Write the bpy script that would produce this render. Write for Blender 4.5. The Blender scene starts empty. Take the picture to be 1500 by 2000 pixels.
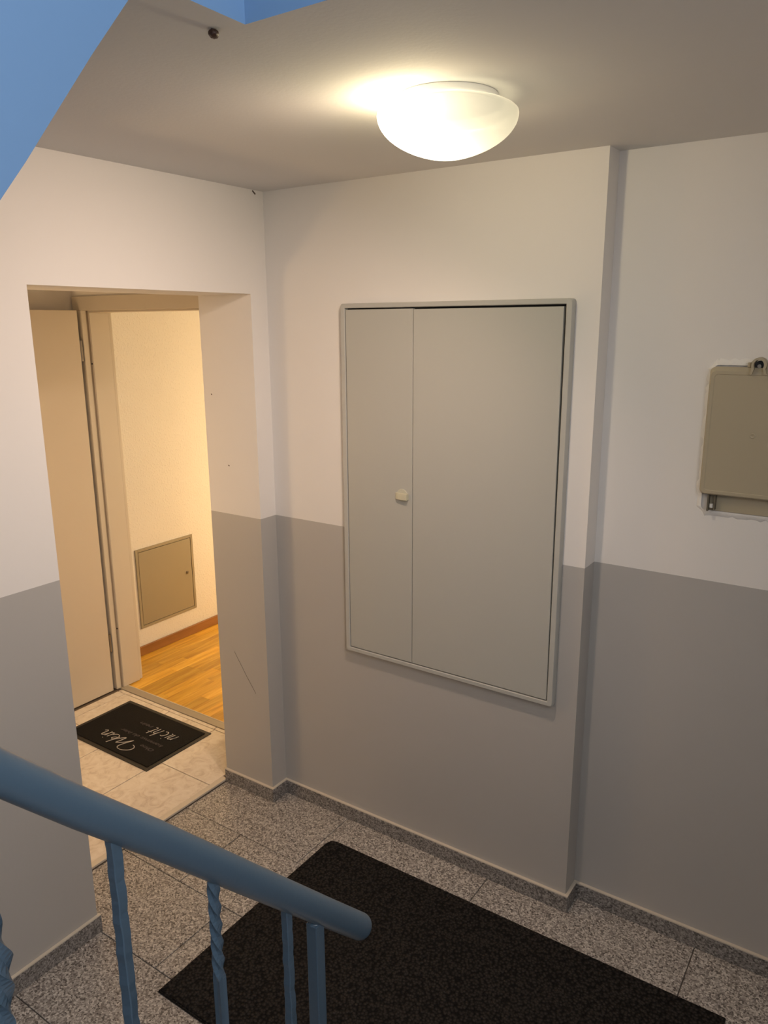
import bpy, bmesh, math, random
from mathutils import Vector, Matrix
rnd = random.Random(7)
S = bpy.context.scene
COL = S.collection

# ------------------------------------------------------------------ camera, world, exposure
cam = bpy.data.cameras.new('camera')
cam.sensor_fit = 'VERTICAL'
cam.sensor_height = 32.0
cam.lens = 32.0 * 1494.35 / 2000.0
cam.clip_start = 0.02
cam_o = bpy.data.objects.new('camera', cam)
COL.objects.link(cam_o)
R_ = Vector((0.82889, 0.559385, -0.005385))
U_ = Vector((-0.128747, 0.200126, 0.971274))
F_ = Vector((-0.544394, 0.804387, -0.237902))
M = Matrix.Identity(4)
for i in range(3):
    M[i][0] = R_[i]; M[i][1] = U_[i]; M[i][2] = -F_[i]
M[0][3], M[1][3], M[2][3] = 2.0096, -2.2021, 1.9692
cam_o.matrix_world = M
S.camera = cam_o

W = bpy.data.worlds.new('daylight')
S.world = W
W.use_nodes = True
W.node_tree.nodes['Background'].inputs['Color'].default_value = (0.98, 0.97, 0.98, 1)
W.node_tree.nodes['Background'].inputs['Strength'].default_value = 6.8

S.view_settings.view_transform = 'Standard'
S.view_settings.look = 'None'
S.view_settings.gamma = 1.0
S.view_settings.use_curve_mapping = False
S.view_settings.exposure = 0.0

# assumed unseen source for the warm light of the flat behind the open door
al = bpy.data.lights.new('assumed_hall_light', 'POINT')
al.energy = 42.0
al.color = (1.0, 0.736, 0.425)
al.shadow_soft_size = 0.12
al_o = bpy.data.objects.new('assumed_hall_light', al)
al_o.location = (-0.55, 2.00, 1.05)
COL.objects.link(al_o)
# assumed porch light: a bare warm point source out of view, no fixture
pl_ = bpy.data.lights.new('assumed_porch_light', 'POINT')
pl_.energy = 11.5
pl_.color = (1.0, 0.65, 0.33)
pl_.shadow_soft_size = 0.10
pl_o = bpy.data.objects.new('assumed_porch_light', pl_)
pl_o.location = (-0.88, -0.98, 1.25)
COL.objects.link(pl_o)

# ------------------------------------------------------------------ dimensions (metres)
H = 2.436            # landing ceiling
TOP = 4.30           # stairwell top
ZD = 1.2377          # top of the grey wall paint
YR, YL = -0.0868, -0.9536   # doorway sides
HD = 2.08            # doorway head
DW = 0.2724          # depth of the left wall
SX, SY = 1.2634, 0.0854     # step in the back wall
HX, HY, HY2 = 1.06, -1.187, -1.39   # stair opening

# ------------------------------------------------------------------ materials
def mat(name):
    m = bpy.data.materials.new(name); m.use_nodes = True
    return m, m.node_tree.nodes, m.node_tree.links, m.node_tree.nodes['Principled BSDF']
def lin(r, g, b):
    f = lambda c: (c/255/12.92) if c <= 10 else ((c/255+0.055)/1.055)**2.4
    return (f(r), f(g), f(b), 1)
def plain(name, col, rough=0.5, metal=0.0, bump=0.0, bscale=200, spec=0.5, var=0.0):
    m, N, L, P = mat(name)
    P.inputs['Base Color'].default_value = (*col[:3], 1)
    P.inputs['Roughness'].default_value = rough
    P.inputs['Metallic'].default_value = metal
    P.inputs['Specular IOR Level'].default_value = spec
    if bump or var:
        tc = N.new('ShaderNodeTexCoord')
        nz = N.new('ShaderNodeTexNoise'); nz.inputs['Scale'].default_value = bscale
        nz.inputs['Detail'].default_value = 3
        L.new(tc.outputs['Object'], nz.inputs['Vector'])
        if bump:
            b = N.new('ShaderNodeBump'); b.inputs['Strength'].default_value = bump
            b.inputs['Distance'].default_value = 0.002
            L.new(nz.outputs['Fac'], b.inputs['Height']); L.new(b.outputs['Normal'], P.inputs['Normal'])
        if var:
            n2 = N.new('ShaderNodeTexNoise'); n2.inputs['Scale'].default_value = 6
            L.new(tc.outputs['Object'], n2.inputs['Vector'])
            mr = N.new('ShaderNodeMapRange')
            mr.inputs['To Min'].default_value = 1-var; mr.inputs['To Max'].default_value = 1+var
            L.new(n2.outputs['Fac'], mr.inputs['Value'])
            hs = N.new('ShaderNodeHueSaturation'); hs.inputs['Color'].default_value = (*col[:3], 1)
            L.new(mr.outputs['Result'], hs.inputs['Value']); L.new(hs.outputs['Color'], P.inputs['Base Color'])
    return m

WALLWHITE = (0.80, 0.775, 0.75)
def wall_paint():
    m, N, L, P = mat('two_tone_wall_paint')
    g = N.new('ShaderNodeNewGeometry'); sp = N.new('ShaderNodeSeparateXYZ')
    L.new(g.outputs['Position'], sp.inputs[0])
    gt = N.new('ShaderNodeMath'); gt.operation = 'GREATER_THAN'; gt.inputs[1].default_value = ZD
    L.new(sp.outputs['Z'], gt.inputs[0])
    mx = N.new('ShaderNodeMix'); mx.data_type = 'RGBA'
    mx.inputs['A'].default_value = (0.465, 0.45, 0.43, 1); mx.inputs['B'].default_value = (*WALLWHITE, 1)
    L.new(gt.outputs[0], mx.inputs['Factor'])
    L.new(mx.outputs['Result'], P.inputs['Base Color'])
    mr = N.new('ShaderNodeMapRange'); mr.inputs['To Min'].default_value = 0.38; mr.inputs['To Max'].default_value = 0.85
    L.new(gt.outputs[0], mr.inputs['Value']); L.new(mr.outputs['Result'], P.inputs['Roughness'])
    nz = N.new('ShaderNodeTexNoise'); nz.inputs['Scale'].default_value = 60; nz.inputs['Detail'].default_value = 4
    L.new(g.outputs['Position'], nz.inputs['Vector'])
    b = N.new('ShaderNodeBump'); b.inputs['Strength'].default_value = 0.08; b.inputs['Distance'].default_value = 0.003
    L.new(nz.outputs['Fac'], b.inputs['Height']); L.new(b.outputs['Normal'], P.inputs['Normal'])
    return m
def granite(name, cols, rough, scale=210, vary=0.06):
    m, N, L, P = mat(name)
    g = N.new('ShaderNodeNewGeometry')
    v = N.new('ShaderNodeTexVoronoi'); v.inputs['Scale'].default_value = scale
    L.new(g.outputs['Position'], v.inputs['Vector'])
    sx = N.new('ShaderNodeSeparateColor'); L.new(v.outputs['Color'], sx.inputs[0])
    cr = N.new('ShaderNodeValToRGB'); cr.color_ramp.interpolation = 'LINEAR'
    e = cr.color_ramp.elements
    e[0].position = 0.0; e[0].color = cols[0]
    e[1].position = 1.0; e[1].color = cols[3]
    for pos, c in ((0.22, cols[1]), (0.62, cols[2])):
        q = e.new(pos); q.color = c
    L.new(sx.outputs[0], cr.inputs[0])
    oi = N.new('ShaderNodeObjectInfo')
    mr = N.new('ShaderNodeMapRange'); mr.inputs['To Min'].default_value = 1-vary; mr.inputs['To Max'].default_value = 1+vary
    L.new(oi.outputs['Random'], mr.inputs['Value'])
    hs = N.new('ShaderNodeHueSaturation'); L.new(cr.outputs['Color'], hs.inputs['Color']); L.new(mr.outputs['Result'], hs.inputs['Value'])
    L.new(hs.outputs['Color'], P.inputs['Base Color'])
    P.inputs['Roughness'].default_value = rough
    return m
def marble():
    m, N, L, P = mat('beige_marbled_tile')
    tc = N.new('ShaderNodeNewGeometry'); oi = N.new('ShaderNodeObjectInfo')
    ad = N.new('ShaderNodeVectorMath'); ad.operation = 'ADD'
    sc = N.new('ShaderNodeMath'); sc.operation = 'MULTIPLY'; sc.inputs[1].default_value = 40
    L.new(oi.outputs['Random'], sc.inputs[0])
    L.new(tc.outputs['Position'], ad.inputs[0]); L.new(sc.outputs[0], ad.inputs[1])
    nz = N.new('ShaderNodeTexNoise'); nz.inputs['Scale'].default_value = 15; nz.inputs['Detail'].default_value = 8
    nz.inputs['Distortion'].default_value = 1.6; nz.inputs['Roughness'].default_value = 0.65
    L.new(ad.outputs[0], nz.inputs['Vector'])
    cr = N.new('ShaderNodeValToRGB'); e = cr.color_ramp.elements
    e[0].position = 0.33; e[0].color = (0.62, 0.52, 0.42, 1)
    e[1].position = 0.68; e[1].color = (0.84, 0.76, 0.66, 1)
    q = e.new(0.5); q.color = (0.77, 0.68, 0.57, 1)
    L.new(nz.outputs['Fac'], cr.inputs[0]); L.new(cr.outputs['Color'], P.inputs['Base Color'])
    P.inputs['Roughness'].default_value = 0.3
    return m
def wood(name, c0, c1, c2, rough=0.35):
    m, N, L, P = mat(name)
    tc = N.new('ShaderNodeTexCoord'); oi = N.new('ShaderNodeObjectInfo')
    mp = N.new('ShaderNodeMapping'); mp.inputs['Scale'].default_value = (42, 3.2, 20)
    cb = N.new('ShaderNodeCombineXYZ')
    sc = N.new('ShaderNodeMath'); sc.operation = 'MULTIPLY'; sc.inputs[1].default_value = 90
    L.new(oi.outputs['Random'], sc.inputs[0]); L.new(sc.outputs[0], cb.inputs[0]); L.new(sc.outputs[0], cb.inputs[1])
    L.new(cb.outputs[0], mp.inputs['Location'])
    L.new(tc.outputs['Object'], mp.inputs['Vector'])
    nz = N.new('ShaderNodeTexNoise'); nz.inputs['Scale'].default_value = 1.0; nz.inputs['Detail'].default_value = 5
    nz.inputs['Distortion'].default_value = 0.8
    L.new(mp.outputs[0], nz.inputs['Vector'])
    cr = N.new('ShaderNodeValToRGB'); e = cr.color_ramp.elements
    e[0].position = 0.30; e[0].color = c0
    e[1].position = 0.75; e[1].color = c2
    q = e.new(0.52); q.color = c1
    L.new(nz.outputs['Fac'], cr.inputs[0])
    mr = N.new('ShaderNodeMapRange'); mr.inputs['To Min'].default_value = 0.78; mr.inputs['To Max'].default_value = 1.15
    L.new(oi.outputs['Random'], mr.inputs['Value'])
    hs = N.new('ShaderNodeHueSaturation'); L.new(cr.outputs['Color'], hs.inputs['Color']); L.new(mr.outputs['Result'], hs.inputs['Value'])
    L.new(hs.outputs['Color'], P.inputs['Base Color'])
    P.inputs['Roughness'].default_value = rough
    return m
def pile(name, c0, c1, scale, strength, dist):
    m, N, L, P = mat(name)
    g = N.new('ShaderNodeNewGeometry')
    v = N.new('ShaderNodeTexVoronoi'); v.inputs['Scale'].default_value = scale
    L.new(g.outputs['Position'], v.inputs['Vector'])
    cr = N.new('ShaderNodeValToRGB'); e = cr.color_ramp.elements
    e[0].position = 0.1; e[0].color = c1; e[1].position = 0.7; e[1].color = c0
    L.new(v.outputs['Distance'], cr.inputs[0]); L.new(cr.outputs['Color'], P.inputs['Base Color'])
    b = N.new('ShaderNodeBump'); b.inputs['Strength'].default_value = strength; b.inputs['Distance'].default_value = dist
    b.invert = True
    L.new(v.outputs['Distance'], b.inputs['Height']); L.new(b.outputs['Normal'], P.inputs['Normal'])
    P.inputs['Roughness'].default_value = 0.9; P.inputs['Specular IOR Level'].default_value = 0.25
    return m
def wallpaper():
    m, N, L, P = mat('woodchip_wallpaper')
    g = N.new('ShaderNodeNewGeometry')
    nz = N.new('ShaderNodeTexNoise'); nz.inputs['Scale'].default_value = 85; nz.inputs['Detail'].default_value = 3
    L.new(g.outputs['Position'], nz.inputs['Vector'])
    cr = N.new('ShaderNodeMapRange'); cr.inputs['From Min'].default_value = 0.52; cr.inputs['From Max'].default_value = 0.75
    L.new(nz.outputs['Fac'], cr.inputs['Value'])
    b = N.new('ShaderNodeBump'); b.inputs['Strength'].default_value = 0.55; b.inputs['Distance'].default_value = 0.003
    L.new(cr.outputs['Result'], b.inputs['Height']); L.new(b.outputs['Normal'], P.inputs['Normal'])
    P.inputs['Base Color'].default_value = (0.80, 0.77, 0.71, 1); P.inputs['Roughness'].default_value = 0.9
    return m

MW = wall_paint()
MCEIL = plain('ceiling_paint', (0.76, 0.75, 0.74), 0.9, bump=0.12, bscale=120)
MBLUE = plain('blue_grey_stringer_paint', (0.128, 0.25, 0.45), 0.55, bump=0.1, bscale=25)
MRAIL = plain('blue_grey_metal_paint', (0.064, 0.108, 0.158), 0.30, bump=0.12, bscale=90)
MGRAN = granite('grey_granite', ((0.07, 0.06, 0.055, 1), (0.21, 0.19, 0.175, 1), (0.36, 0.335, 0.31, 1), (0.60, 0.57, 0.53, 1)), 0.30)
MSKIRT = granite('skirting_granite', ((0.07, 0.065, 0.06, 1), (0.15, 0.14, 0.135, 1), (0.25, 0.235, 0.225, 1), (0.40, 0.38, 0.36, 1)), 0.40)
MGROUT = plain('dark_grout', (0.15, 0.13, 0.11), 0.9)
MTOPSTRIP = plain('cream_top_strip', (0.62, 0.56, 0.47), 0.7)
MTILE = marble()
MTGROUT = plain('brown_tile_grout', (0.17, 0.13, 0.095), 0.9)
MSTRIP = plain('cream_edge_strip', (0.66, 0.58, 0.47), 0.45)
MDOOR = plain('cream_door_lacquer', (0.63, 0.56, 0.46), 0.42)
MFRAME = plain('cream_frame_lacquer', (0.62, 0.565, 0.475), 0.40)
MSEAL = plain('grey_door_seal', (0.36, 0.30, 0.225), 0.7)
MDARK = plain('dark_gap', (0.02, 0.018, 0.016), 0.8)
MSTEEL = plain('worn_steel', (0.30, 0.27, 0.23), 0.4, metal=0.8)
MCAB = plain('grey_cabinet_lacquer', (0.455, 0.455, 0.42), 0.42, bump=0.03, bscale=400)
MCABF = plain('grey_cabinet_frame_lacquer', (0.47, 0.47, 0.44), 0.40)
MLATCH = plain('ivory_latch_plastic', (0.56, 0.545, 0.42), 0.35)
MBOX = plain('olive_box_plastic', (0.43, 0.37, 0.26), 0.5, bump=0.05, bscale=60)
MWHITE = plain('fresh_white_paint', (0.83, 0.81, 0.78), 0.7, bump=0.5, bscale=140)
MPLAST = plain('white_plastic', (0.80, 0.78, 0.74), 0.4)
MPANEL = plain('beige_sheet_metal', (0.335, 0.29, 0.20), 0.45)
MWOOD = wood('oak_parquet', (0.58, 0.28, 0.022, 1), (0.76, 0.42, 0.043, 1), (0.88, 0.56, 0.10, 1))
MBASEW = wood('brown_wood_skirting', (0.30, 0.125, 0.03, 1), (0.36, 0.155, 0.04, 1), (0.42, 0.19, 0.055, 1))
MPAPER = wallpaper()
MRUBBER = plain('black_rubber', (0.022, 0.020, 0.017), 0.42)
MPILE = pile('black_mat_pile', (0.004, 0.004, 0.004, 1), (0.010, 0.009, 0.009, 1), 420, 0.6, 0.002)
MLOOP = pile('dark_loop_pile', (0.0025, 0.002, 0.002, 1), (0.036, 0.031, 0.027, 1), 110, 1.0, 0.008)
MPRINT = plain('grey_mat_print', (0.50, 0.46, 0.43), 0.9)
MPRINT2 = plain('faint_grey_mat_print', (0.085, 0.07, 0.07), 0.9)
MBUG = plain('dark_brown_shell', (0.045, 0.02, 0.012), 0.45, bump=0.6, bscale=300)
MSTAIR = granite('stair_granite', ((0.07, 0.06, 0.055, 1), (0.21, 0.19, 0.175, 1), (0.36, 0.335, 0.31, 1), (0.60, 0.57, 0.53, 1)), 0.35)
MSCUFF = plain('brown_scuff', (0.12, 0.09, 0.075), 0.9)

# ------------------------------------------------------------------ mesh helpers
def add_box(bm, x0, x1, y0, y1, z0, z1, bev=0.0, seg=1):
    vs = [bm.verts.new((x, y, z)) for x in (x0, x1) for y in (y0, y1) for z in (z0, z1)]
    fs = [(0, 1, 3, 2), (4, 6, 7, 5), (0, 4, 5, 1), (2, 3, 7, 6), (0, 2, 6, 4), (1, 5, 7, 3)]
    nf = [bm.faces.new([vs[i] for i in f]) for f in fs]
    if bev:
        es = list({e for f in nf for e in f.edges})
        bmesh.ops.bevel(bm, geom=es, offset=bev, segments=seg, affect='EDGES', profile=0.5)
    return bm
def add_prism(bm, pts, axis, a, b):
    """extrude a polygon; axis 'x': pts are (y,z); 'y': (x,z); 'z': (x,y)"""
    def P(p, t):
        return {'x': (t, p[0], p[1]), 'y': (p[0], t, p[1]), 'z': (p[0], p[1], t)}[axis]
    lo = [bm.verts.new(P(p, a)) for p in pts]; hi = [bm.verts.new(P(p, b)) for p in pts]
    n = len(pts)
    fs = [bm.faces.new(lo), bm.faces.new(hi[::-1])]
    for i in range(n):
        fs.append(bm.faces.new((lo[i], hi[i], hi[(i+1) % n], lo[(i+1) % n])))
    bmesh.ops.recalc_face_normals(bm, faces=bm.faces[:])
    return fs
def add_cyl(bm, p, axis, r, h, seg=16, r2=None):
    r2 = r if r2 is None else r2
    a = Vector(axis).normalized(); q = a.to_track_quat('Z', 'Y'); p = Vector(p)
    lo = [bm.verts.new(p + q @ Vector((r*math.cos(t), r*math.sin(t), 0))) for t in [2*math.pi*i/seg for i in range(seg)]]
    hi = [bm.verts.new(p + q @ Vector((r2*math.cos(t), r2*math.sin(t), h))) for t in [2*math.pi*i/seg for i in range(seg)]]
    bm.faces.new(lo[::-1]); bm.faces.new(hi)
    for i in range(seg):
        bm.faces.new((lo[i], lo[(i+1) % seg], hi[(i+1) % seg], hi[i]))
    return bm
def add_lathe(bm, c, prof, seg=64):
    """prof: list of (r, z), closed at the ends when r == 0"""
    rings = []
    for r, z in prof:
        if r < 1e-6:
            rings.append([bm.verts.new((c[0], c[1], c[2]+z))])
        else:
            rings.append([bm.verts.new((c[0]+r*math.cos(2*math.pi*i/seg), c[1]+r*math.sin(2*math.pi*i/seg), c[2]+z)) for i in range(seg)])
    for A, B in zip(rings, rings[1:]):
        for i in range(seg):
            j = (i+1) % seg
            if len(A) == 1: bm.faces.new((A[0], B[j], B[i]))
            elif len(B) == 1: bm.faces.new((A[i], A[j], B[0]))
            else: bm.faces.new((A[i], A[j], B[j], B[i]))
    bmesh.ops.recalc_face_normals(bm, faces=bm.faces[:])
    return bm
def add_sweep(bm, pts, section, side=Vector((1, 0, 0)), ang=None, scale=None):
    """sweep a closed 2-D section along pts; side = reference vector"""
    rings = []
    n = len(pts)
    for i, p in enumerate(pts):
        p = Vector(p)
        t = (Vector(pts[min(i+1, n-1)]) - Vector(pts[max(i-1, 0)])).normalized()
        u = (side - t*side.dot(t)).normalized(); v = t.cross(u)
        a = ang[i] if ang else 0; s = scale[i] if scale else 1
        ca, sa = math.cos(a), math.sin(a)
        rings.append([bm.verts.new(p + u*((x*ca-y*sa)*s) + v*((x*sa+y*ca)*s)) for x, y in section])
    m = len(section)
    for A, B in zip(rings, rings[1:]):
        for i in range(m):
            bm.faces.new((A[i], A[(i+1) % m], B[(i+1) % m], B[i]))
    bm.faces.new(rings[0][::-1]); bm.faces.new(rings[-1])
    bmesh.ops.recalc_face_normals(bm, faces=bm.faces[:])
    return bm
def obj(name, bm, m, parent=None, smooth=False, org=None, auto=None):
    """link bm as one mesh object; org moves the object origin"""
    me = bpy.data.meshes.new(name)
    if org is not None:
        bmesh.ops.translate(bm, verts=bm.verts[:], vec=-Vector(org))
    bm.normal_update()
    bm.to_mesh(me); bm.free()
    for x in (m if isinstance(m, (list, tuple)) else [m]):
        me.materials.append(x)
    if smooth:
        for p in me.polygons: p.use_smooth = True
    if auto is not None:
        me.set_sharp_from_angle(angle=math.radians(auto))
    o = bpy.data.objects.new(name, me); COL.objects.link(o)
    loc = Vector(org) if org is not None else Vector((0, 0, 0))
    if parent is not None:
        o.parent = parent
        pl = parent.location.copy(); pp = parent.parent
        while pp is not None:
            pl += pp.location; pp = pp.parent
        o.location = loc - pl
    else:
        o.location = loc
    return o
def tag(o, label=None, cat=None, group=None, kind=None):
    if label: o['label'] = label
    if cat: o['category'] = cat
    if group: o['group'] = group
    if kind: o['kind'] = kind
    return o
def empty(name, loc):
    o = bpy.data.objects.new(name, None); COL.objects.link(o); o.location = loc
    o.empty_display_size = 0.1
    return o
def struct(name, bm, m, label=None, parent=None, **k):
    o = obj(name, bm, m, parent, **k)
    if parent is None: o['kind'] = 'structure'
    if label: o['label'] = label
    return o
NB = bmesh.new
def box(x0, x1, y0, y1, z0, z1, bev=0.0, seg=1):
    return add_box(NB(), x0, x1, y0, y1, z0, z1, bev, seg)

# ------------------------------------------------------------------ room shell
bm = NB()
add_box(bm, -DW, 0, -3.6, YL, 0, TOP)
add_box(bm, -DW, 0, YL, YR, HD, TOP)
add_box(bm, -DW, 0, YR, 0.35, 0, TOP)
struct('wall_left', bm, MW, 'white wall over grey dado with a doorway cut through it')
struct('wall_back', box(0, SX, 0, 0.35, 0, TOP), MW, 'white and grey back wall section holding the big wall cabinet')
struct('wall_recess', box(SX, 2.75, SY, 0.35, 0, TOP), MW, 'white and grey wall set back behind the step, holding the olive box')
bm = NB()
WY0, WY1, WZ0, WZ1 = -3.25, -1.55, 2.00, 3.75
add_box(bm, 2.75, 2.95, -3.6, WY0, 0, TOP); add_box(bm, 2.75, 2.95, WY1, 0.35, 0, TOP)
add_box(bm, 2.75, 2.95, WY0, WY1, 0, WZ0); add_box(bm, 2.75, 2.95, WY0, WY1, WZ1, TOP)
struct('wall_right', bm, MW, 'outer stairwell wall with the assumed window')
struct('wall_rear', box(-DW, 2.95, -3.8, -3.6, 0, TOP), MW, 'white and grey wall behind the stairs')
struct('ceiling.001', box(-DW, 2.95, -3.8, 0.35, TOP, TOP+0.1), MCEIL, 'ceiling above the upper stair')

# landing ceiling slab with the stair opening; its cut edges are painted blue
bm = NB()
fs = add_prism(bm, [(0, 0), (0, HY2), (HX, HY2), (HX, HY), (2.75, HY), (2.75, SY), (SX, SY), (SX, 0)], 'z', H, H+0.27)
bm.normal_update()
for f in bm.faces:
    c = f.calc_center_median()
    f.material_index = 1 if abs(f.normal.z) < 0.5 and c.y < -1.0 else 0
struct('ceiling', bm, [MCEIL, MBLUE], 'plain pale ceiling carrying the round lamp, blue at its cut edges')

# assumed window of the stairwell (outside the frame; the daylight comes through it)
wd = empty('assumed_window_1', (2.85, (WY0+WY1)/2, WZ0)); tag(wd, 'assumed stairwell window in the outer wall', None, None, 'structure')
bm = NB()
for a, b in ((WY0, WY0+0.06), (WY1-0.06, WY1), ((WY0+WY1)/2-0.03, (WY0+WY1)/2+0.03)):
    add_box(bm, 2.82, 2.88, a, b, WZ0, WZ1)
for a, b in ((WZ0, WZ0+0.06), (WZ1-0.06, WZ1)):
    add_box(bm, 2.82, 2.88, WY0+0.06, (WY0+WY1)/2-0.03, a, b)
    add_box(bm, 2.82, 2.88, (WY0+WY1)/2+0.03, WY1-0.06, a, b)
obj('window_frame', bm, MPLAST, wd)
mg, N, L, P = mat('window_glass')
tr = N.new('ShaderNodeBsdfTransparent'); gl = N.new('ShaderNodeBsdfGlossy'); gl.inputs['Roughness'].default_value = 0.02
mx = N.new('ShaderNodeMixShader'); mx.inputs[0].default_value = 0.06
L.new(tr.outputs[0], mx.inputs[1]); L.new(gl.outputs[0], mx.inputs[2]); L.new(mx.outputs[0], N['Material Output'].inputs['Surface'])
for a, b in ((WY0+0.06, (WY0+WY1)/2-0.03), ((WY0+WY1)/2+0.03, WY1-0.06)):
    obj('pane', box(2.848, 2.852, a, b, WZ0+0.06, WZ1-0.06), mg, wd)
pt = bpy.data.lights.new('window_portal', 'AREA'); pt.shape = 'RECTANGLE'; pt.size = 1.75; pt.size_y = 1.7
pt.cycles.is_portal = True
pt_o = bpy.data.objects.new('window_portal', pt); COL.objects.link(pt_o)
pt_o.location = (2.90, (WY0+WY1)/2, (WZ0+WZ1)/2); pt_o.rotation_euler = (0, math.radians(90), 0)

# ------------------------------------------------------------------ granite landing floor
fl = struct('floor', box(-DW, 2.75, -3.6, SY, -0.08, -0.006), MGROUT, 'landing floor of speckled grey granite slabs')
J = 0.0016
def granite_tile(poly, first={}):
    c = Vector((sum(p[0] for p in poly)/len(poly), sum(p[1] for p in poly)/len(poly), 0))
    key = tuple((round(p[0]-c.x, 4), round(p[1]-c.y, 4)) for p in poly)
    if key in first:
        o = first[key].copy(); COL.objects.link(o); o.location = c - fl.location
        return o
    bm = NB(); add_prism(bm, poly, 'z', -0.006, 0.0)
    es = [e for e in bm.edges if all(abs(v.co.z) < 1e-6 for v in e.verts)]
    bmesh.ops.bevel(bm, geom=es, offset=0.0009, segments=1, affect='EDGES')
    first[key] = obj('tile', bm, MGRAN, fl, org=c)
    return first[key]
def rect(x0, x1, y0, y1):
    return [(x0+J, y0+J), (x1-J, y0+J), (x1-J, y1-J), (x0+J, y1-J)]
granite_tile(rect(-DW, 0.338, -0.328, YR-0.0))if False else None
granite_tile([(-DW+0.003, -0.328+J), (0.338-J, -0.328+J), (0.338-J, -0.001), (0.001, -0.001), (0.001, YR-0.001), (-DW+0.003, YR-0.001)])
granite_tile(rect(0.338, 0.972, -0.328, 0.001))
granite_tile([(0.972+J, -0.328+J), (1.675-J, -0.328+J), (1.675-J, SY-0.001), (SX+0.001, SY-0.001), (SX+0.001, -0.001), (0.972+J, -0.001)])
granite_tile(rect(1.675, 2.285, -0.328, SY)); granite_tile(rect(2.285, 2.748, -0.328, SY))
rows = [(-0.643, -0.328, [-DW+0.001, 0.045, 0.655, 1.265, 1.875, 2.485, 2.748]),
        (-0.952, -0.643, [-DW+0.001, 0.28, 0.89, 1.5, 2.11, 2.748]),
        (-1.254, -0.952, [0.0, 0.56, 1.17, 1.78, 2.39, 2.748]),
        (-1.560, -1.254, [0.0, 0.30, 0.91, 1.24]),
        (-1.868, -1.560, [0.0, 0.56, 1.24])]
for y0, y1, xs in rows:
    for a, b in zip(xs, xs[1:]):
        granite_tile(rect(a, b, y0, y1))

# granite skirtings with a thin cream strip on top
SK, ST = 0.061, 0.012
def skirting(name, x0, x1, y0, y1, label):
    o = struct(name, box(x0, x1, y0, y1, 0.0, SK, 0.0012), MSKIRT, label)
    e = 0.0004
    obj('top_strip', box(x0+e, x1-e, y0+e, y1-e, SK, SK+0.0035), MTOPSTRIP, o)
    return o
skirting('baseboard_left', 0, ST, -1.75, YL+0.008, 'granite skirting along the left wall before the doorway')
skirting('baseboard_reveal', -DW, ST, YR-ST, YR, 'granite skirting along the doorway reveal')
skirting('baseboard_corner', 0, ST, YR, -ST, 'short granite skirting between doorway and corner')
skirting('baseboard_back', 0, SX+ST, -ST, 0, 'granite skirting under the big wall cabinet')
skirting('baseboard_step', SX, SX+ST, 0, SY-ST, 'short granite skirting on the wall step')
skirting('baseboard_recess', SX, 2.75, SY-ST, SY, 'granite skirting along the wall below the olive box')

# ------------------------------------------------------------------ porch behind the doorway
AZ = 0.009     # top of the porch tiles
AX0, AY0, AY1 = -1.475, -1.25, 0.20
fa = struct('floor.001', box(AX0, -DW-0.001, AY0, AY1+0.03, -0.08, AZ-0.005), MTGROUT, 'porch floor of beige marbled tiles behind the doorway')
tx = [-1.325, -0.9655, -0.632, -0.2995]; ty = [-1.17, -0.835, -0.50, -0.166, 0.181]
def porch_tile(x0, x1, y0, y1):
    j = 0.0022
    bm = box(x0+j, x1-j, y0+j, y1-j, AZ-0.006, AZ, 0.001)
    return obj('tile', bm, MTILE, fa, org=((x0+x1)/2, (y0+y1)/2, AZ))
for a, b in zip(tx, tx[1:]):
    for c, d in zip(ty, ty[1:]):
        porch_tile(a, b, c, d)
for c, d in zip(ty, ty[1:]):
    porch_tile(-1.385, tx[0], c, d)
for a, b in zip([-1.385, -0.98, -0.64, -0.2995], [-0.98, -0.64, -0.2995]):
    porch_tile(a, b, 0.181, 0.206)
obj('edge_strip', box(-0.2985, -0.2715, AY0, YR-0.001, AZ-0.006, AZ+0.003, 0.001), MSTRIP, fa)
struct('wall_porch_far', box(AX0-0.12, AX0, AY0, AY1, 0, 2.62), MW, 'porch wall behind the open door leaf')
struct('wall_porch_near', box(AX0-0.12, -DW, AY0-0.12, AY0, 0, 2.62), MW, 'hidden end wall of the porch')
struct('ceiling.002', box(AX0-0.12, -DW, AY0-0.12, AY1+0.14, 2.62, 2.70), MCEIL, 'porch ceiling above the doorway head')
bm = NB()
WT0, WT1 = AY1, 0.337
add_box(bm, -1.80, -1.45, WT0, WT1, 0, 2.62); add_box(bm, -0.47, -DW, WT0, WT1, 0, 2.62)
add_box(bm, -1.45, -0.47, WT0, WT1, 2.105, 2.62)
struct('wall_porch_back', bm, MW, 'porch wall around the flat door frame')

# ------------------------------------------------------------------ flat door: frame, open leaf, threshold
d1 = empty('door_1', (-0.96, 0.2, 0)); tag(d1, 'cream flat door standing wide open in its cream frame', 'door', None, 'structure')
OL, OR, OT = -1.40, -0.52, 2.044
FZ = 0.012
f = empty('door_frame', (-0.96, 0.2, 0)); f.parent = d1; f.location = (0, 0, 0)
def uframe(name, m, w, t, y0, y1, grow=0.0, bev=0.0015):
    """left post, head and right post as one mesh; w: outward width, grow: how far the face steps into the opening"""
    bm = NB()
    add_box(bm, OL-w, OL+grow, y0, y1, FZ, OT-grow, bev); add_box(bm, OR-grow, OR+w, y0, y1, FZ, OT-grow, bev)
    add_box(bm, OL-w, OR+w, y0, y1, OT-grow, OT+t, bev)
    return obj(name, bm, m, f)
uframe('casing', MFRAME, 0.067, 0.067, 0.187, 0.215)
uframe('seal', MSEAL, 0.045, 0.045, 0.2155, 0.226, -0.003, 0.0)
uframe('jamb', MFRAME, 0.045, 0.045, 0.2265, 0.3365, 0.009)
bm = NB()
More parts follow.
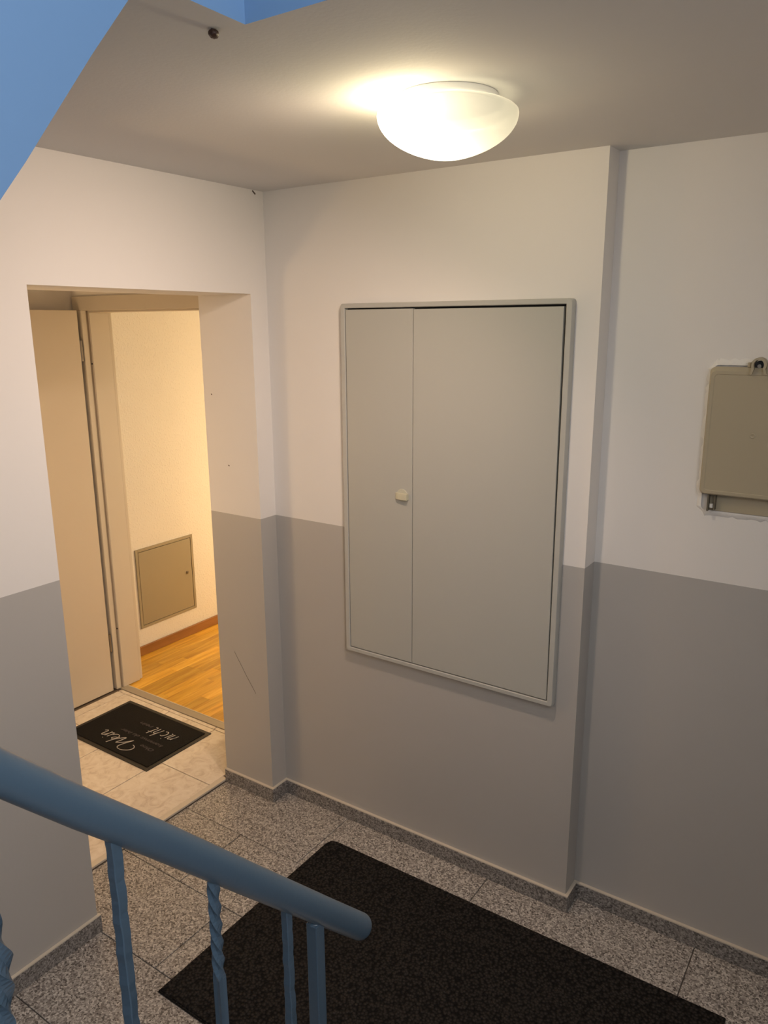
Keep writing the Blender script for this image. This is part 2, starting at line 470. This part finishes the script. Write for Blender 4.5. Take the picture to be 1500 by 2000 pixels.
add_box(bm, -1.47, -1.398, 0.3372, 0.361, FZ, 2.042, 0.005, 2); add_box(bm, -0.522, -0.45, 0.3372, 0.361, FZ, 2.042, 0.005, 2)
add_box(bm, -1.47, -0.45, 0.3372, 0.361, 2.042, 2.115, 0.005, 2)
obj('inner_casing', bm, MFRAME, f)
for z in (1.785, 0.36):
    obj('screw', add_cyl(NB(), (-1.4035, 0.2235, z), (1, 0, 0), 0.004, 0.004, 10), MDARK, f)
leaf = obj('door_leaf', box(-1.44, -1.40, -0.69, 0.164, 0.0155, 2.045, 0.002, 2), MDOOR, d1, org=(-1.42, 0.164, 0.02))
for z in (1.80, 0.24):
    bm = add_cyl(NB(), (-1.4085, 0.1745, z), (0, 0, 1), 0.0075, 0.10, 14)
    obj('hinge', bm, MSTEEL, leaf)
bm = NB()
add_box(bm, OL-0.04, OR+0.04, 0.2065, 0.250, 0.0, 0.012, 0.0015)
obj('edge_highlight', box(OL-0.008, OR+0.008, 0.2502, 0.2565, 0.004, 0.0135, 0.0012), MSTRIP, d1)  # added cream strip, paints the highlight along the wood edge
obj('threshold', bm, plain('grey_beige_threshold', (0.42, 0.37, 0.29), 0.35, metal=0.2), d1)

# ------------------------------------------------------------------ hall of the flat
XI = -1.659
struct('wall_hall', box(XI-0.12, XI, WT1, 3.0, 0, 2.62), MPAPER, 'woodchip papered hall wall glowing in warm light')
struct('wall_hall_right', box(-0.30, -0.18, WT1+0.02, 3.0, 0, 2.62), MPAPER, 'hidden right wall of the hall')
struct('wall_hall_end', box(XI-0.12, -0.18, 3.0, 3.12, 0, 2.62), MPAPER, 'hidden end wall of the hall')
struct('ceiling.003', box(XI-0.12, -0.18, WT1, 3.12, 2.62, 2.70), MCEIL, 'hidden hall ceiling')
fw = struct('floor.002', box(XI, -0.30, 0.2505, 3.0, -0.08, 0.004), MTGROUT, 'warm oak strip parquet in the hall')
PZ = 0.009
sw = 0.0703
proto = {}
ncol = int((1.659-0.30)/sw)+1
for i in range(ncol):
    x0 = XI + i*sw; x1 = min(x0+sw, -0.301)
    y = 0.2575 - rnd.uniform(0, 0.42)
    while y < 2.2:
        Lp = rnd.choice((0.38, 0.46, 0.54))
        y0, y1 = max(y, 0.2575), y+Lp
        y += Lp
        if y1 - y0 < 0.002: continue
        key = (round(x1-x0, 4), round(y1-y0, 4))
        c = ((x0+x1)/2, (y0+y1)/2, PZ)
        if key in proto:
            o = proto[key].copy(); COL.objects.link(o); o.location = Vector(c) - fw.location
        else:
            bm = box(x0+0.0003, x1-0.0003, y0+0.0003, y1-0.0003, PZ-0.005, PZ, 0.0004)
            proto[key] = obj('plank', bm, MWOOD, fw, org=c)
struct('baseboard_hall', box(XI, XI+0.014, 0.3745, 2.9, PZ, PZ+0.06, 0.003), MBASEW, 'brown wooden skirting along the hall wall')
# access panel in the hall wall
ap = empty('access_panel', (XI, 0.795, 0.178)); tag(ap, 'square beige metal access panel low in the hall wall', 'panel')
bm = NB()
fw_ = 0.017
y0, y1, z0, z1 = 0.573, 1.017, 0.178, 0.675
add_box(bm, XI-0.004, XI+0.008, y0, y0+fw_, z0, z1, 0.001); add_box(bm, XI-0.004, XI+0.008, y1-fw_, y1, z0, z1, 0.001)
add_box(bm, XI-0.004, XI+0.008, y0+fw_, y1-fw_, z0, z0+fw_, 0.001); add_box(bm, XI-0.004, XI+0.008, y0+fw_, y1-fw_, z1-fw_, z1, 0.001)
obj('frame', bm, MPANEL, ap)
obj('back', box(XI-0.004, XI+0.001, y0+fw_, y1-fw_, z0+fw_, z1-fw_), MDARK, ap)
g = 0.003
dr = obj('door', box(XI+0.001, XI+0.007, y0+fw_+g, y1-fw_-g, z0+fw_+g, z1-fw_-g, 0.001), MPANEL, ap)
bm = add_cyl(NB(), (XI+0.0068, 0.958, 0.435), (1, 0, 0), 0.011, 0.004, 18); add_cyl(bm, (XI+0.0105, 0.958, 0.435), (1, 0, 0), 0.006, 0.008, 14, 0.005)
obj('lock', bm, MSTEEL, dr)

# ------------------------------------------------------------------ doormat with lettering
MX0, MX1, MY0, MY1 = -1.233, -0.614, -0.254, 0.143
dm = empty('doormat', ((MX0+MX1)/2, (MY0+MY1)/2, AZ))
tag(dm, 'small black doormat with grey script lettering on the beige porch tiles', 'doormat')
obj('rubber_border', box(MX0, MX1, MY0, MY1, AZ, AZ+0.004, 0.0015), MRUBBER, dm)
obj('pile', box(MX0+0.022, MX1-0.022, MY0+0.022, MY1-0.022, AZ+0.004, AZ+0.0075, 0.0012), MPILE, dm)
LZ = AZ + 0.0078
def rd(s, t):      # reading frame of the lettering in mm -> scene
    return (-0.631 - s/1000, 0.165 - t/1000)
def smooth_path(pts, n=7):
    out = []
    P = [pts[0]] + list(pts) + [pts[-1]]
    for i in range(1, len(P)-2):
        a, b, c, d = P[i-1], P[i], P[i+1], P[i+2]
        for k in range(n):
            t = k/n
            out.append(tuple(0.5*((2*b[j]) + (-a[j]+c[j])*t + (2*a[j]-5*b[j]+4*c[j]-d[j])*t*t + (-a[j]+3*b[j]-3*c[j]+d[j])*t**3) for j in (0, 1)))
    out.append(tuple(pts[-1]))
    return out
def add_stroke(bm, pts, w0, w1=None):
    w1 = w0 if w1 is None else w1
    P = smooth_path(pts)
    L_, R__ = [], []
    for i, p in enumerate(P):
        a = P[max(i-1, 0)]; b = P[min(i+1, len(P)-1)]
        dx, dy = b[0]-a[0], b[1]-a[1]; l = math.hypot(dx, dy) or 1
        k = abs(dy)/l
        w = (w0 + (w1-w0)*k)/2          # upright strokes are broader
        nx, ny = -dy/l*w, dx/l*w
        x, y = rd(p[0]+nx, p[1]+ny); L_.append((x, y))
        x, y = rd(p[0]-nx, p[1]-ny); R__.append((x, y))
    lo = [[bm.verts.new((q[0], q[1], LZ-0.0006)) for q in S_] for S_ in (L_, R__)]
    hi = [[bm.verts.new((q[0], q[1], LZ+0.0008)) for q in S_] for S_ in (L_, R__)]
    for i in range(len(P)-1):
        bm.faces.new((hi[0][i], hi[0][i+1], hi[1][i+1], hi[1][i]))
        bm.faces.new((lo[0][i], hi[0][i], hi[0][i+1], lo[0][i+1]))
        bm.faces.new((lo[1][i], lo[1][i+1], hi[1][i+1], hi[1][i]))
# the big word "Wein"
bm = NB()
for st in ([(212, 312), (194, 318), (185, 334), (195, 354), (224, 370), (252, 370), (266, 356), (258, 324), (242, 284), (268, 318), (301, 342), (297, 318), (294, 287), (318, 310), (336, 335), (345, 366)],
           [(320, 304), (345, 312), (354, 325), (343, 330), (331, 312), (336, 294), (356, 290), (374, 304)],
           [(386, 330), (380, 306), (379, 290), (394, 294)],
           [(404, 330), (400, 308), (398, 288)], [(399, 302), (412, 324), (424, 332), (429, 322), (425, 302), (428, 289), (442, 297)],
           [(392, 349), (398, 347)]):
    add_stroke(bm, st, 2.6, 4.4)
obj('lettering', bm, MPRINT, dm)
# the big word "nicht"
bm = NB()
for st in ([(100, 182), (94, 162), (87, 139)], [(89, 152), (102, 174), (116, 184), (121, 176), (115, 156), (112, 138)],
           [(137, 184), (131, 162), (126, 142), (134, 138)], [(144, 199), (150, 198)],
           [(177, 178), (166, 181), (156, 170), (152, 152), (160, 139), (174, 142)],
           [(214, 212), (203, 176), (192, 139)], [(196, 156), (208, 178), (219, 184), (223, 174), (218, 154), (216, 138)],
           [(250, 204), (241, 168), (234, 146), (240, 138), (248, 142)], [(232, 183), (258, 185)]):
    add_stroke(bm, st, 2.6, 4.2)
obj('lettering', bm, MPRINT, dm)
def text_mesh(body, s0, t0, s1, size, shear=0.25):
    cu = bpy.data.curves.new('lettering', 'FONT'); cu.body = body; cu.size = size; cu.shear = shear; cu.extrude = 0.0004
    to = bpy.data.objects.new('lettering', cu); COL.objects.link(to)
    bpy.context.view_layer.update()
    me = bpy.data.meshes.new_from_object(to.evaluated_get(bpy.context.evaluated_depsgraph_get()))
    bpy.data.objects.remove(to); bpy.data.curves.remove(cu)
    xs = [v.co.x for v in me.vertices]; k = (s1-s0)/1000/(max(xs)-min(xs)); x0 = min(xs)
    for v in me.vertices:
        x, y = rd(s0 + (v.co.x-x0)*k*1000, t0 + v.co.y*1000)
        v.co = (x - dm.location.x, y - dm.location.y, LZ + 0.0002 + v.co.z - dm.location.z)
    me.materials.append(MPRINT2)
    o = bpy.data.objects.new('lettering', me); COL.objects.link(o); o.parent = dm
    return o
text_mesh('Ohne', 90, 284, 181, 0.030)
text_mesh('kommst du hier', 84, 236, 387, 0.030)
text_mesh('rein', 268, 141, 356, 0.032)

# ------------------------------------------------------------------ large entrance mat
em = empty('entrance_mat', (1.09, -0.58, 0)); tag(em, 'large dark loop pile entrance mat on the grey granite floor', 'mat')
bm = NB()
pts = [(0.362, -1.006), (1.811, -1.006), (1.811, -0.152), (0.395, -0.156), (0.372, -0.166), (0.364, -0.19)]
fs = add_prism(bm, pts, 'z', 0.0005, 0.010)
es = [e for e in bm.edges if all(v.co.z > 0.009 for v in e.verts)]
bmesh.ops.bevel(bm, geom=es, offset=0.004, segments=2, affect='EDGES')
obj('loop_pile', bm, MLOOP, em)
cx, cy = 1.09, -0.58
bm = NB(); add_prism(bm, [(cx+(x-cx)*1.0022, cy+(y-cy)*1.0035) for x, y in pts], 'z', 0.0003, 0.0022)
obj('backing', bm, MRUBBER, em)

# ------------------------------------------------------------------ big wall cabinet
wc = empty('wall_cabinet', (0.775, 0, 0.757)); tag(wc, 'large grey two door flush cabinet in the back wall', 'cabinet')
X0, X1, Z0, Z1 = 0.357, 1.192, 0.757, 2.040
fb = 0.020
bm = NB()
pts_o = [(X0, Z0), (X1, Z0), (X1, Z1), (X0, Z1)]
def ring(x0, x1, z0, z1, r, n=5):
    out = []
    for cx_, cz_, a0 in ((x0+r, z0+r, 180), (x1-r, z0+r, 270), (x1-r, z1-r, 0), (x0+r, z1-r, 90)):
        for k in range(n+1):
            a = math.radians(a0 + 90*k/n); out.append((cx_+r*math.cos(a), cz_+r*math.sin(a)))
    return out
layers = [(ring(X0, X1, Z0, Z1, 0.010), -0.0005), (ring(X0, X1, Z0, Z1, 0.010), -0.021), (ring(X0+0.003, X1-0.003, Z0+0.003, Z1-0.003, 0.009), -0.026),
          (ring(X0+fb-0.002, X1-fb+0.002, Z0+fb-0.005, Z1-fb+0.006, 0.002), -0.026), (ring(X0+fb, X1-fb, Z0+fb-0.003, Z1-fb+0.004, 0.0015), -0.024), (ring(X0+fb, X1-fb, Z0+fb-0.003, Z1-fb+0.004, 0.0015), -0.002)]
rings = [[bm.verts.new((x, y, z)) for x, z in pts_] for pts_, y in layers]
for A, B in zip(rings, rings[1:]):
    for i in range(len(A)):
        j = (i+1) % len(A); bm.faces.new((A[i], A[j], B[j], B[i]))
bmesh.ops.recalc_face_normals(bm, faces=bm.faces[:])
obj('frame', bm, MCABF, wc, smooth=True, auto=35)
obj('back_panel', box(X0+fb-0.004, X1-fb+0.004, -0.006, -0.0008, Z0+0.012, Z1-0.012), MDARK, wc)
zb, zt = Z0+fb-0.003+0.0035, Z1-fb+0.004-0.0045
sm = 0.6535
ld = obj('door', box(X0+fb+0.003, sm-0.0012, -0.024, -0.007, zb, zt, 0.0015, 2), MCAB, wc)
# the wide door leans a touch: wider gap at its upper right
bm = box(sm+0.0012, X1-fb-0.0035, -0.024, -0.007, zb, zt-0.002, 0.0015, 2)
for v in bm.verts:
    if v.co.x > 1.0 and v.co.z > 1.5: v.co.x -= 0.004
obj('door', bm, MCAB, wc)
bm = NB()
prof = [(0.588, -0.0240), (0.588, -0.031), (0.600, -0.0355), (0.620, -0.0385), (0.6385, -0.0395), (0.6385, -0.0240)]
fs = add_prism(bm, prof, 'z', 1.3805, 1.4030)
es = list(bm.edges); bmesh.ops.bevel(bm, geom=es, offset=0.0012, segments=2, affect='EDGES')
latch = obj('latch', bm, MLATCH, ld)
bm = add_cyl(NB(), (0.612, -0.0238, 1.395), (0, -1, 0), 0.0225, 0.002, 28, 0.021)
obj('latch_plate', bm, plain('pale_latch_plate', (0.50, 0.49, 0.40), 0.4), ld)

# ------------------------------------------------------------------ olive service box on the recessed wall
jb = empty('service_box', (1.683, SY, 1.45)); tag(jb, 'olive plastic service box with metal lug on the right hand wall', 'box')
bx0, bx1 = 1.561, 1.800
bm = NB()
add_prism(bm, ring(bx0+0.021, bx1-0.006, 1.450, 1.853, 0.010), 'y', SY-0.007, SY-0.0005)
obj('body', bm, MBOX, jb)
bm = NB()
o_ = [(ring(bx0, bx1, 1.499, 1.853, 0.014), SY-0.0075), (ring(bx0, bx1, 1.499, 1.853, 0.014), SY-0.028), (ring(bx0+0.004, bx1-0.004, 1.503, 1.842, 0.012), SY-0.033),
      (ring(bx0+0.012, bx1-0.012, 1.511, 1.834, 0.010), SY-0.033), (ring(bx0+0.014, bx1-0.014, 1.513, 1.832, 0.009), SY-0.0318)]
rings = [[bm.verts.new((x, y, z)) for x, z in p_] for p_, y in o_]
for A, B in zip(rings, rings[1:]):
    for i in range(len(A)):
        j = (i+1) % len(A); bm.faces.new((A[i], A[j], B[j], B[i]))
bm.faces.new(rings[-1]); bm.faces.new(rings[0][::-1])
bmesh.ops.recalc_face_normals(bm, faces=bm.faces[:])
cov = obj('cover', bm, MBOX, jb)
bm = NB(); add_lathe(bm, (0, 0, 0), [(0, 0.0), (0.004, 0.0005), (0.0055, 0.002), (0.007, 0.0008), (0.008, -0.001)], 20)
bmesh.ops.rotate(bm, verts=bm.verts[:], cent=(0, 0, 0), matrix=Matrix.Rotation(math.radians(90), 3, 'X'))
bmesh.ops.translate(bm, verts=bm.verts[:], vec=(1.684, SY-0.0320, 1.672))
obj('dimple', bm, MBOX, cov, smooth=True)
# lug: an arched strap around an opening whose shade is painted as a black plug
bm = NB()
arc = [(1.682+0.0155*math.cos(math.radians(a)), SY-0.033, 1.860+0.017*math.sin(math.radians(a))) for a in range(-30, 211, 12)]
arc = [(1.700, SY-0.032, 1.836)] + arc + [(1.664, SY-0.032, 1.836)]
sec = [(-0.022, -0.003), (0.012, -0.003), (0.012, 0.003), (-0.022, 0.003)]
add_sweep(bm, arc, [(x*1.0, y) for x, y in sec], side=Vector((0, -1, 0)))
lug = obj('lug', bm, MBOX, jb)
bm = add_cyl(NB(), (1.682, SY-0.008, 1.859), (0, -1, 0), 0.0122, 0.018, 20)
obj('shade_plug', bm, plain('dark_shade_plug', (0.03, 0.03, 0.033), 0.5, metal=0.5), lug)
bm = add_cyl(NB(), (1.682, SY-0.026, 1.857), (0, -1, 0), 0.005, 0.006, 12)
obj('bolt_head', bm, MSTEEL, lug)
bm = NB(); add_box(bm, 1.700, 1.715, SY-0.030, SY-0.0005, 1.846, 1.866, 0.001)
obj('hinge_block', bm, MBOX, jb)
obj('hinge_block', box(1.653, 1.661, SY-0.030, SY-0.0005, 1.853, 1.866, 0.001), MBOX, jb)
MBRK = plain('olive_dark_bracket', (0.12, 0.105, 0.075), 0.6)
obj('bracket', box(1.584, 1.589, SY-0.026, SY-0.008, 1.450, 1.500, 0.0008), MBRK, jb)
obj('bracket', box(1.601, 1.606, SY-0.025, SY-0.008, 1.454, 1.500, 0.0008), MBRK, jb)
obj('pin', add_cyl(NB(), (1.595, SY-0.018, 1.460), (0, 0, 1), 0.0055, 0.011, 12), MPLAST, jb)
# ragged rim of fresh paint round the box
bm = NB()
r2 = random.Random(3)
inner = ring(bx0+0.004, bx1-0.003, 1.449, 1.857, 0.014, 6)
def dens(P, n):
    out = []
    for i, p in enumerate(P):
        q = P[(i+1) % len(P)]; l = math.hypot(q[0]-p[0], q[1]-p[1]); k = max(1, int(l/0.012))
        for s_ in range(k): out.append((p[0]+(q[0]-p[0])*s_/k, p[1]+(q[1]-p[1])*s_/k))
    return out
inner = dens(inner, 1)
cx_, cz_ = (bx0+bx1)/2, 1.654
A, B, C = [], [], []
for (x, z) in inner:
    dx, dz = x-cx_, z-cz_
    if abs(dx)/0.117 > abs(dz)/0.204: n_ = (math.copysign(1, dx), 0)
    else: n_ = (0, math.copysign(1, dz))
    w = r2.uniform(0.010, 0.020)
    A.append(bm.verts.new((x, SY-0.0065-r2.uniform(0, 0.001), z)))
    B.append(bm.verts.new((x+n_[0]*w*0.5, SY-0.006, z+n_[1]*w*0.5)))
    C.append(bm.verts.new((x+n_[0]*w, SY-0.0003, z+n_[1]*w)))
for P_, Q_ in ((A, B), (B, C)):
    for i in range(len(P_)):
        j = (i+1) % len(P_); bm.faces.new((P_[i], P_[j], Q_[j], Q_[i]))
bmesh.ops.recalc_face_normals(bm, faces=bm.faces[:])
obj('paint_rim', bm, MWHITE, jb, smooth=True)

# ------------------------------------------------------------------ ceiling lamp
LC = (1.129, -0.652, H)
lp = empty('ceiling_lamp', LC); tag(lp, 'round white glass dome lamp glowing on the ceiling', 'lamp')
BP = Vector((LC[0]-0.828*0.060, LC[1]-0.56*0.060, H-0.046))     # the bulb sits off centre
bm = NB()
add_lathe(bm, LC, [(0.0, -0.0005), (0.106, -0.0005), (0.108, -0.003), (0.108, -0.016), (0.107, -0.018), (0.0, -0.018)])
obj('base', bm, plain('white_lamp_base', (0.8, 0.79, 0.76), 0.5), lp, smooth=True, auto=40)
obj('glare_mask', add_lathe(NB(), LC, [(0.0, -0.0192), (0.1075, -0.0192), (0.1075, -0.0206), (0.0, -0.0206)], 40), plain('dark_glare_mask', (0.04, 0.04, 0.04), 0.8, spec=0.1), lp)  # added dark disc, hides the bulb-lit base behind the glass
ml, N, L, P = mat('opal_lamp_glass')
g = N.new('ShaderNodeNewGeometry')
ds = N.new('ShaderNodeVectorMath'); ds.operation = 'DISTANCE'; ds.inputs[1].default_value = BP
L.new(g.outputs['Position'], ds.inputs[0])
pw = N.new('ShaderNodeMath'); pw.operation = 'POWER'; pw.inputs[1].default_value = -3.0
L.new(ds.outputs['Value'], pw.inputs[0])
mu = N.new('ShaderNodeMath'); mu.operation = 'MULTIPLY_ADD'; mu.inputs[1].default_value = 0.0042; mu.inputs[2].default_value = 0.06
L.new(pw.outputs[0], mu.inputs[0])
P.inputs['Base Color'].default_value = (0.06, 0.06, 0.055, 1); P.inputs['Roughness'].default_value = 0.35; P.inputs['Specular IOR Level'].default_value = 0.2
P.inputs['Emission Color'].default_value = (1.0, 0.88, 0.60, 1)
L.new(mu.outputs[0], P.inputs['Emission Strength'])
tr = N.new('ShaderNodeBsdfTransparent'); mx = N.new('ShaderNodeMixShader'); mx.inputs[0].default_value = 0.03
L.new(P.outputs[0], mx.inputs[1]); L.new(tr.outputs[0], mx.inputs[2]); L.new(mx.outputs[0], N['Material Output'].inputs['Surface'])
bm = NB()
prof = [(0.1086, -0.0160), (0.119, -0.0185), (0.134, -0.023), (0.144, -0.028), (0.149, -0.0325), (0.150, -0.037)]
for k in range(1, 22):
    a = math.radians(90*k/21)
    r = 0.150*math.cos(a)**1.28; z = -0.037 - 0.087*math.sin(a)**1.0
    prof.append((r if k < 21 else 0.0, z))
add_lathe(bm, LC, prof, 96)
obj('glass_dome', bm, ml, lp, smooth=True)
bl = bpy.data.lights.new('bulb', 'SPOT')
bl.energy = 1270.0; bl.color = (1.0, 0.707, 0.55); bl.shadow_soft_size = 0.035
bl.spot_size = math.radians(160); bl.spot_blend = 1.0
bl_o = bpy.data.objects.new('bulb', bl); COL.objects.link(bl_o); bl_o.parent = lp
bl_o.location = BP - Vector(LC)
bl_o.rotation_euler = Vector((-0.48, -0.18, -0.86)).to_track_quat('-Z', 'Y').to_euler()

bg = bpy.data.lights.new('bulb_glow', 'POINT')
bg.energy = 168.0; bg.color = (1.0, 0.82, 0.5); bg.shadow_soft_size = 0.035
bg_o = bpy.data.objects.new('bulb_glow', bg); COL.objects.link(bg_o); bg_o.parent = lp
bg_o.location = BP - Vector(LC)

# ------------------------------------------------------------------ small things on ceiling and walls
bm = NB()
bmesh.ops.create_icosphere(bm, subdivisions=3, radius=1.0)
for v in bm.verts:
    v.co = Vector((v.co.x*0.0085, v.co.y*0.011, v.co.z*0.007)) * (1 + 0.05*math.sin(9*v.co.x+7*v.co.y))
bmesh.ops.rotate(bm, verts=bm.verts[:], cent=(0, 0, 0), matrix=Matrix.Rotation(0.5, 3, 'Z'))
bmesh.ops.translate(bm, verts=bm.verts[:], vec=(1.003, -1.201, H-0.0062))
tag(obj('ceiling_bug', bm, MBUG, smooth=True), 'small dark brown oval bug clinging to the ceiling', 'bug')

wl = bpy.data.objects['wall_left']
def scuff(a, b, w, ax='y'):
    # a thin raised mark lying on a wall face
    a, b = Vector(a), Vector(b); d = (b-a).normalized(); n = Vector((0, -1, 0)) if ax == 'y' else Vector((1, 0, 0))
    u = d.cross(n)*w/2; bm = NB()
    lo = [bm.verts.new(p) for p in (a-u*0.3, b-u*0.3, b+u*0.3, a+u*0.3)]
    hi = [bm.verts.new(p+n*0.0006) for p in (a-u, b-u, b+u, a+u)]
    bm.faces.new(hi); bm.faces.new(lo[::-1])
    for i in range(4): bm.faces.new((lo[i], lo[(i+1) % 4], hi[(i+1) % 4], hi[i]))
    bmesh.ops.recalc_face_normals(bm, faces=bm.faces[:])
    return obj('scuff', bm, MSCUFF, wl)
scuff((-0.184, YR, 0.640), (-0.120, YR, 0.545), 0.0012); scuff((-0.120, YR, 0.545), (-0.071, YR, 0.478), 0.0018)
scuff((-0.160, YR, 1.436), (-0.153, YR, 1.433), 0.004); scuff((-0.234, YR, 1.711), (-0.228, YR, 1.707), 0.004)
scuff((0.0, -0.055, 2.433), (0.0, -0.040, 2.422), 0.006, 'x')

# ------------------------------------------------------------------ stair railing
RX = 1.265
sr = empty('stair_railing', (RX, -1.6, 0)); tag(sr, 'blue grey painted metal stair railing with round handrail', 'railing')
ax = [(-2.45, 2.17), (-2.2, 1.904), (-2.0, 1.690), (-1.833, 1.510), (-1.744, 1.414), (-1.647, 1.314), (-1.466, 1.121), (-1.291, 0.936), (-1.205, 0.846)]
path = []
for i in range(len(ax)-1):
    for k in range(6):
        t = k/6; path.append((RX, ax[i][0]+(ax[i+1][0]-ax[i][0])*t, ax[i][1]+(ax[i+1][1]-ax[i][1])*t))
rr = 0.0245
dirv = Vector((0, 0.69, -0.724)).normalized()
end = Vector((RX, -1.205, 0.846)); scl = [0.93+0.09*min(1, max(0, (q[1]+1.85)/0.65)) for q in path]
for d_, s_ in ((0.0, 1.02), (0.016, 1.02), (0.0195, 0.99), (0.0220, 0.93), (0.0232, 0.84)):
    path.append(tuple(end + dirv*d_)); scl.append(s_)
circ = [(rr*math.cos(2*math.pi*i/32), rr*math.sin(2*math.pi*i/32)) for i in range(32)]
bm = add_sweep(NB(), path, circ, scale=scl)
obj('handrail', bm, MRAIL, sr, smooth=True, auto=60)
def rail_z(y):
    for (a, b), (c, d) in zip(ax, ax[1:]):
        if a <= y <= c: return b + (d-b)*(y-a)/(c-a)
def stair_z(y):       # slope of the lower stringer
    return max(0.0, (-1.30 - y) * 0.86 - 0.02)
def weld(y, w, z):
    bm = NB(); bmesh.ops.create_icosphere(bm, subdivisions=2, radius=1.0)
    for v in bm.verts: v.co = Vector((RX + v.co.x*w*0.70, y + v.co.y*w*0.80 + 0.001, z + v.co.z*0.006))
    return bm
def baluster(y, kind, half, seed, zt1=None, turns=0.0, flip=1):
    r3 = random.Random(seed)
    top = rail_z(y) - rr*1.30; bot = stair_z(y) + 0.012
    n = 150
    pts, ang, sc = [], [], []
    a = 0.0
    ph = [r3.uniform(0, 6.28) for _ in range(4)]
    for i in range(n+1):
        z = top + 0.008 + (bot - top - 0.008)*i/n
        s = 1.0; dx = dy = 0.0
        if kind == 'twist':
            if z > zt1: a = flip*turns*2*math.pi*(z-zt1)/(top-zt1)
            else: a = 0.0
            s = 1.0
        elif kind == 'hammer':
            s = 1.0 + 0.03*math.sin(z*150+ph[0]) + 0.03*math.sin(z*267+ph[1])
            dx = 0.0004*math.sin(z*90+ph[2]); dy = 0.0004*math.sin(z*120+ph[3])
            a = flip*(z-top)*turns
            if zt1 is not None and z < zt1: s *= 1.0 + min(0.30, (zt1-z)*1.6)
        elif kind == 'bulge':
            s = 1.0 + 0.55*math.exp(-((z-1.285)/0.035)**2)
            a = flip*turns*2*math.pi*max(0, z-1.215)/(top-1.215)
        pts.append((RX+dx, y+dy, z)); ang.append(a); sc.append(s)
    h = half; c = half*0.18
    sec = [(-h+c, -h), (h-c, -h), (h, -h+c), (h, h-c), (h-c, h), (-h+c, h), (-h, h-c), (-h, -h+c)]
    if kind in ('twist', 'bulge'):      # forged twist: hollow flanks between sharp ridges
        h2, q = half*1.05, half*0.93
        sec = [(-h2, -h2), (0, -q), (h2, -h2), (q, 0), (h2, h2), (0, q), (-h2, h2), (-q, 0)]
    bm = add_sweep(NB(), pts, sec, ang=ang, scale=sc)
    b = obj('baluster', bm, MRAIL, sr)
    obj('weld', weld(y, half*1.45, top+0.003), MRAIL, b, smooth=True)
    return b
baluster(-1.866, 'bulge', 0.0085, 1, turns=1.6)
baluster(-1.707, 'hammer', 0.0074, 2, turns=1.3)
baluster(-1.552, 'twist', 0.0066, 3, zt1=1.015, turns=1.35, flip=1)
baluster(-1.399, 'hammer', 0.0070, 4, zt1=0.86, turns=0.5)
bm = box(RX-0.0115, RX+0.0115, -1.3265-0.0115, -1.3265+0.0115, 0.0, rail_z(-1.3265)-rr*1.2, 0.0016, 2)
nw = obj('newel_post', bm, MRAIL, sr)
obj('weld', weld(-1.3265, 0.0175, rail_z(-1.3265)-rr*1.30), MRAIL, nw, smooth=True)

# ------------------------------------------------------------------ stairs
ls = empty('lower_stairs', (1.9, -1.31, 0)); tag(ls, 'granite stairs the view is taken from, leading down to the landing', 'stairs')
for i in range(7):
    y1 = -1.31 - 0.225*i; z = 0.19*(i+1)
    obj('step', box(1.300, 2.748, y1-0.225, y1, 0.0005, z-0.032), MBLUE, ls, org=(2.0, y1, z))
    obj('tread', box(1.296, 2.749, y1-0.2249, y1+0.02 if i else y1, z-0.032, z, 0.003), MSTAIR, ls, org=(2.0, y1, z))
bm = NB(); add_prism(bm, [(-1.352, 0.0005), (-2.9, 0.0005), (-2.9, stair_z(-2.9)), (-1.352, stair_z(-1.352))], 'x', 1.246, 1.284)
obj('stringer', bm, MBLUE, ls)
us = empty('upper_stairs', (0.53, HY2, 1.0)); tag(us, 'upper flight of stairs with pale blue painted side overhead', 'stairs')
low = [(-1.3905, 2.434), (-1.416, 2.402), (-1.482, 2.319), (-1.553, 2.225), (-1.595, 2.169), (-1.635, 2.119), (-1.80, 1.905), (-2.05, 1.58), (-2.30, 1.33), (-2.45, 1.22)]
up = [(y, z+0.50) for y, z in low[::-1] if z+0.5 < 2.66] + [(-1.62, 2.69), (-1.3905, 2.70)]
bm = NB(); add_prism(bm, low + up, 'x', 1.01, 1.0598)
obj('stringer', bm, MBLUE, us)
bm = NB()
body = low + [(-2.45, 1.45)]
for i in range(5):
    yy = -2.45 + 0.21*i; zz = 1.45 + 0.25*i
    body += [(yy, zz), (yy, zz+0.25)] if i else [(yy, zz+0.25)]
body += [(-1.3905, 2.69)]
add_prism(bm, body, 'x', 0.001, 1.0098)
obj('flight', bm, MBLUE, us)
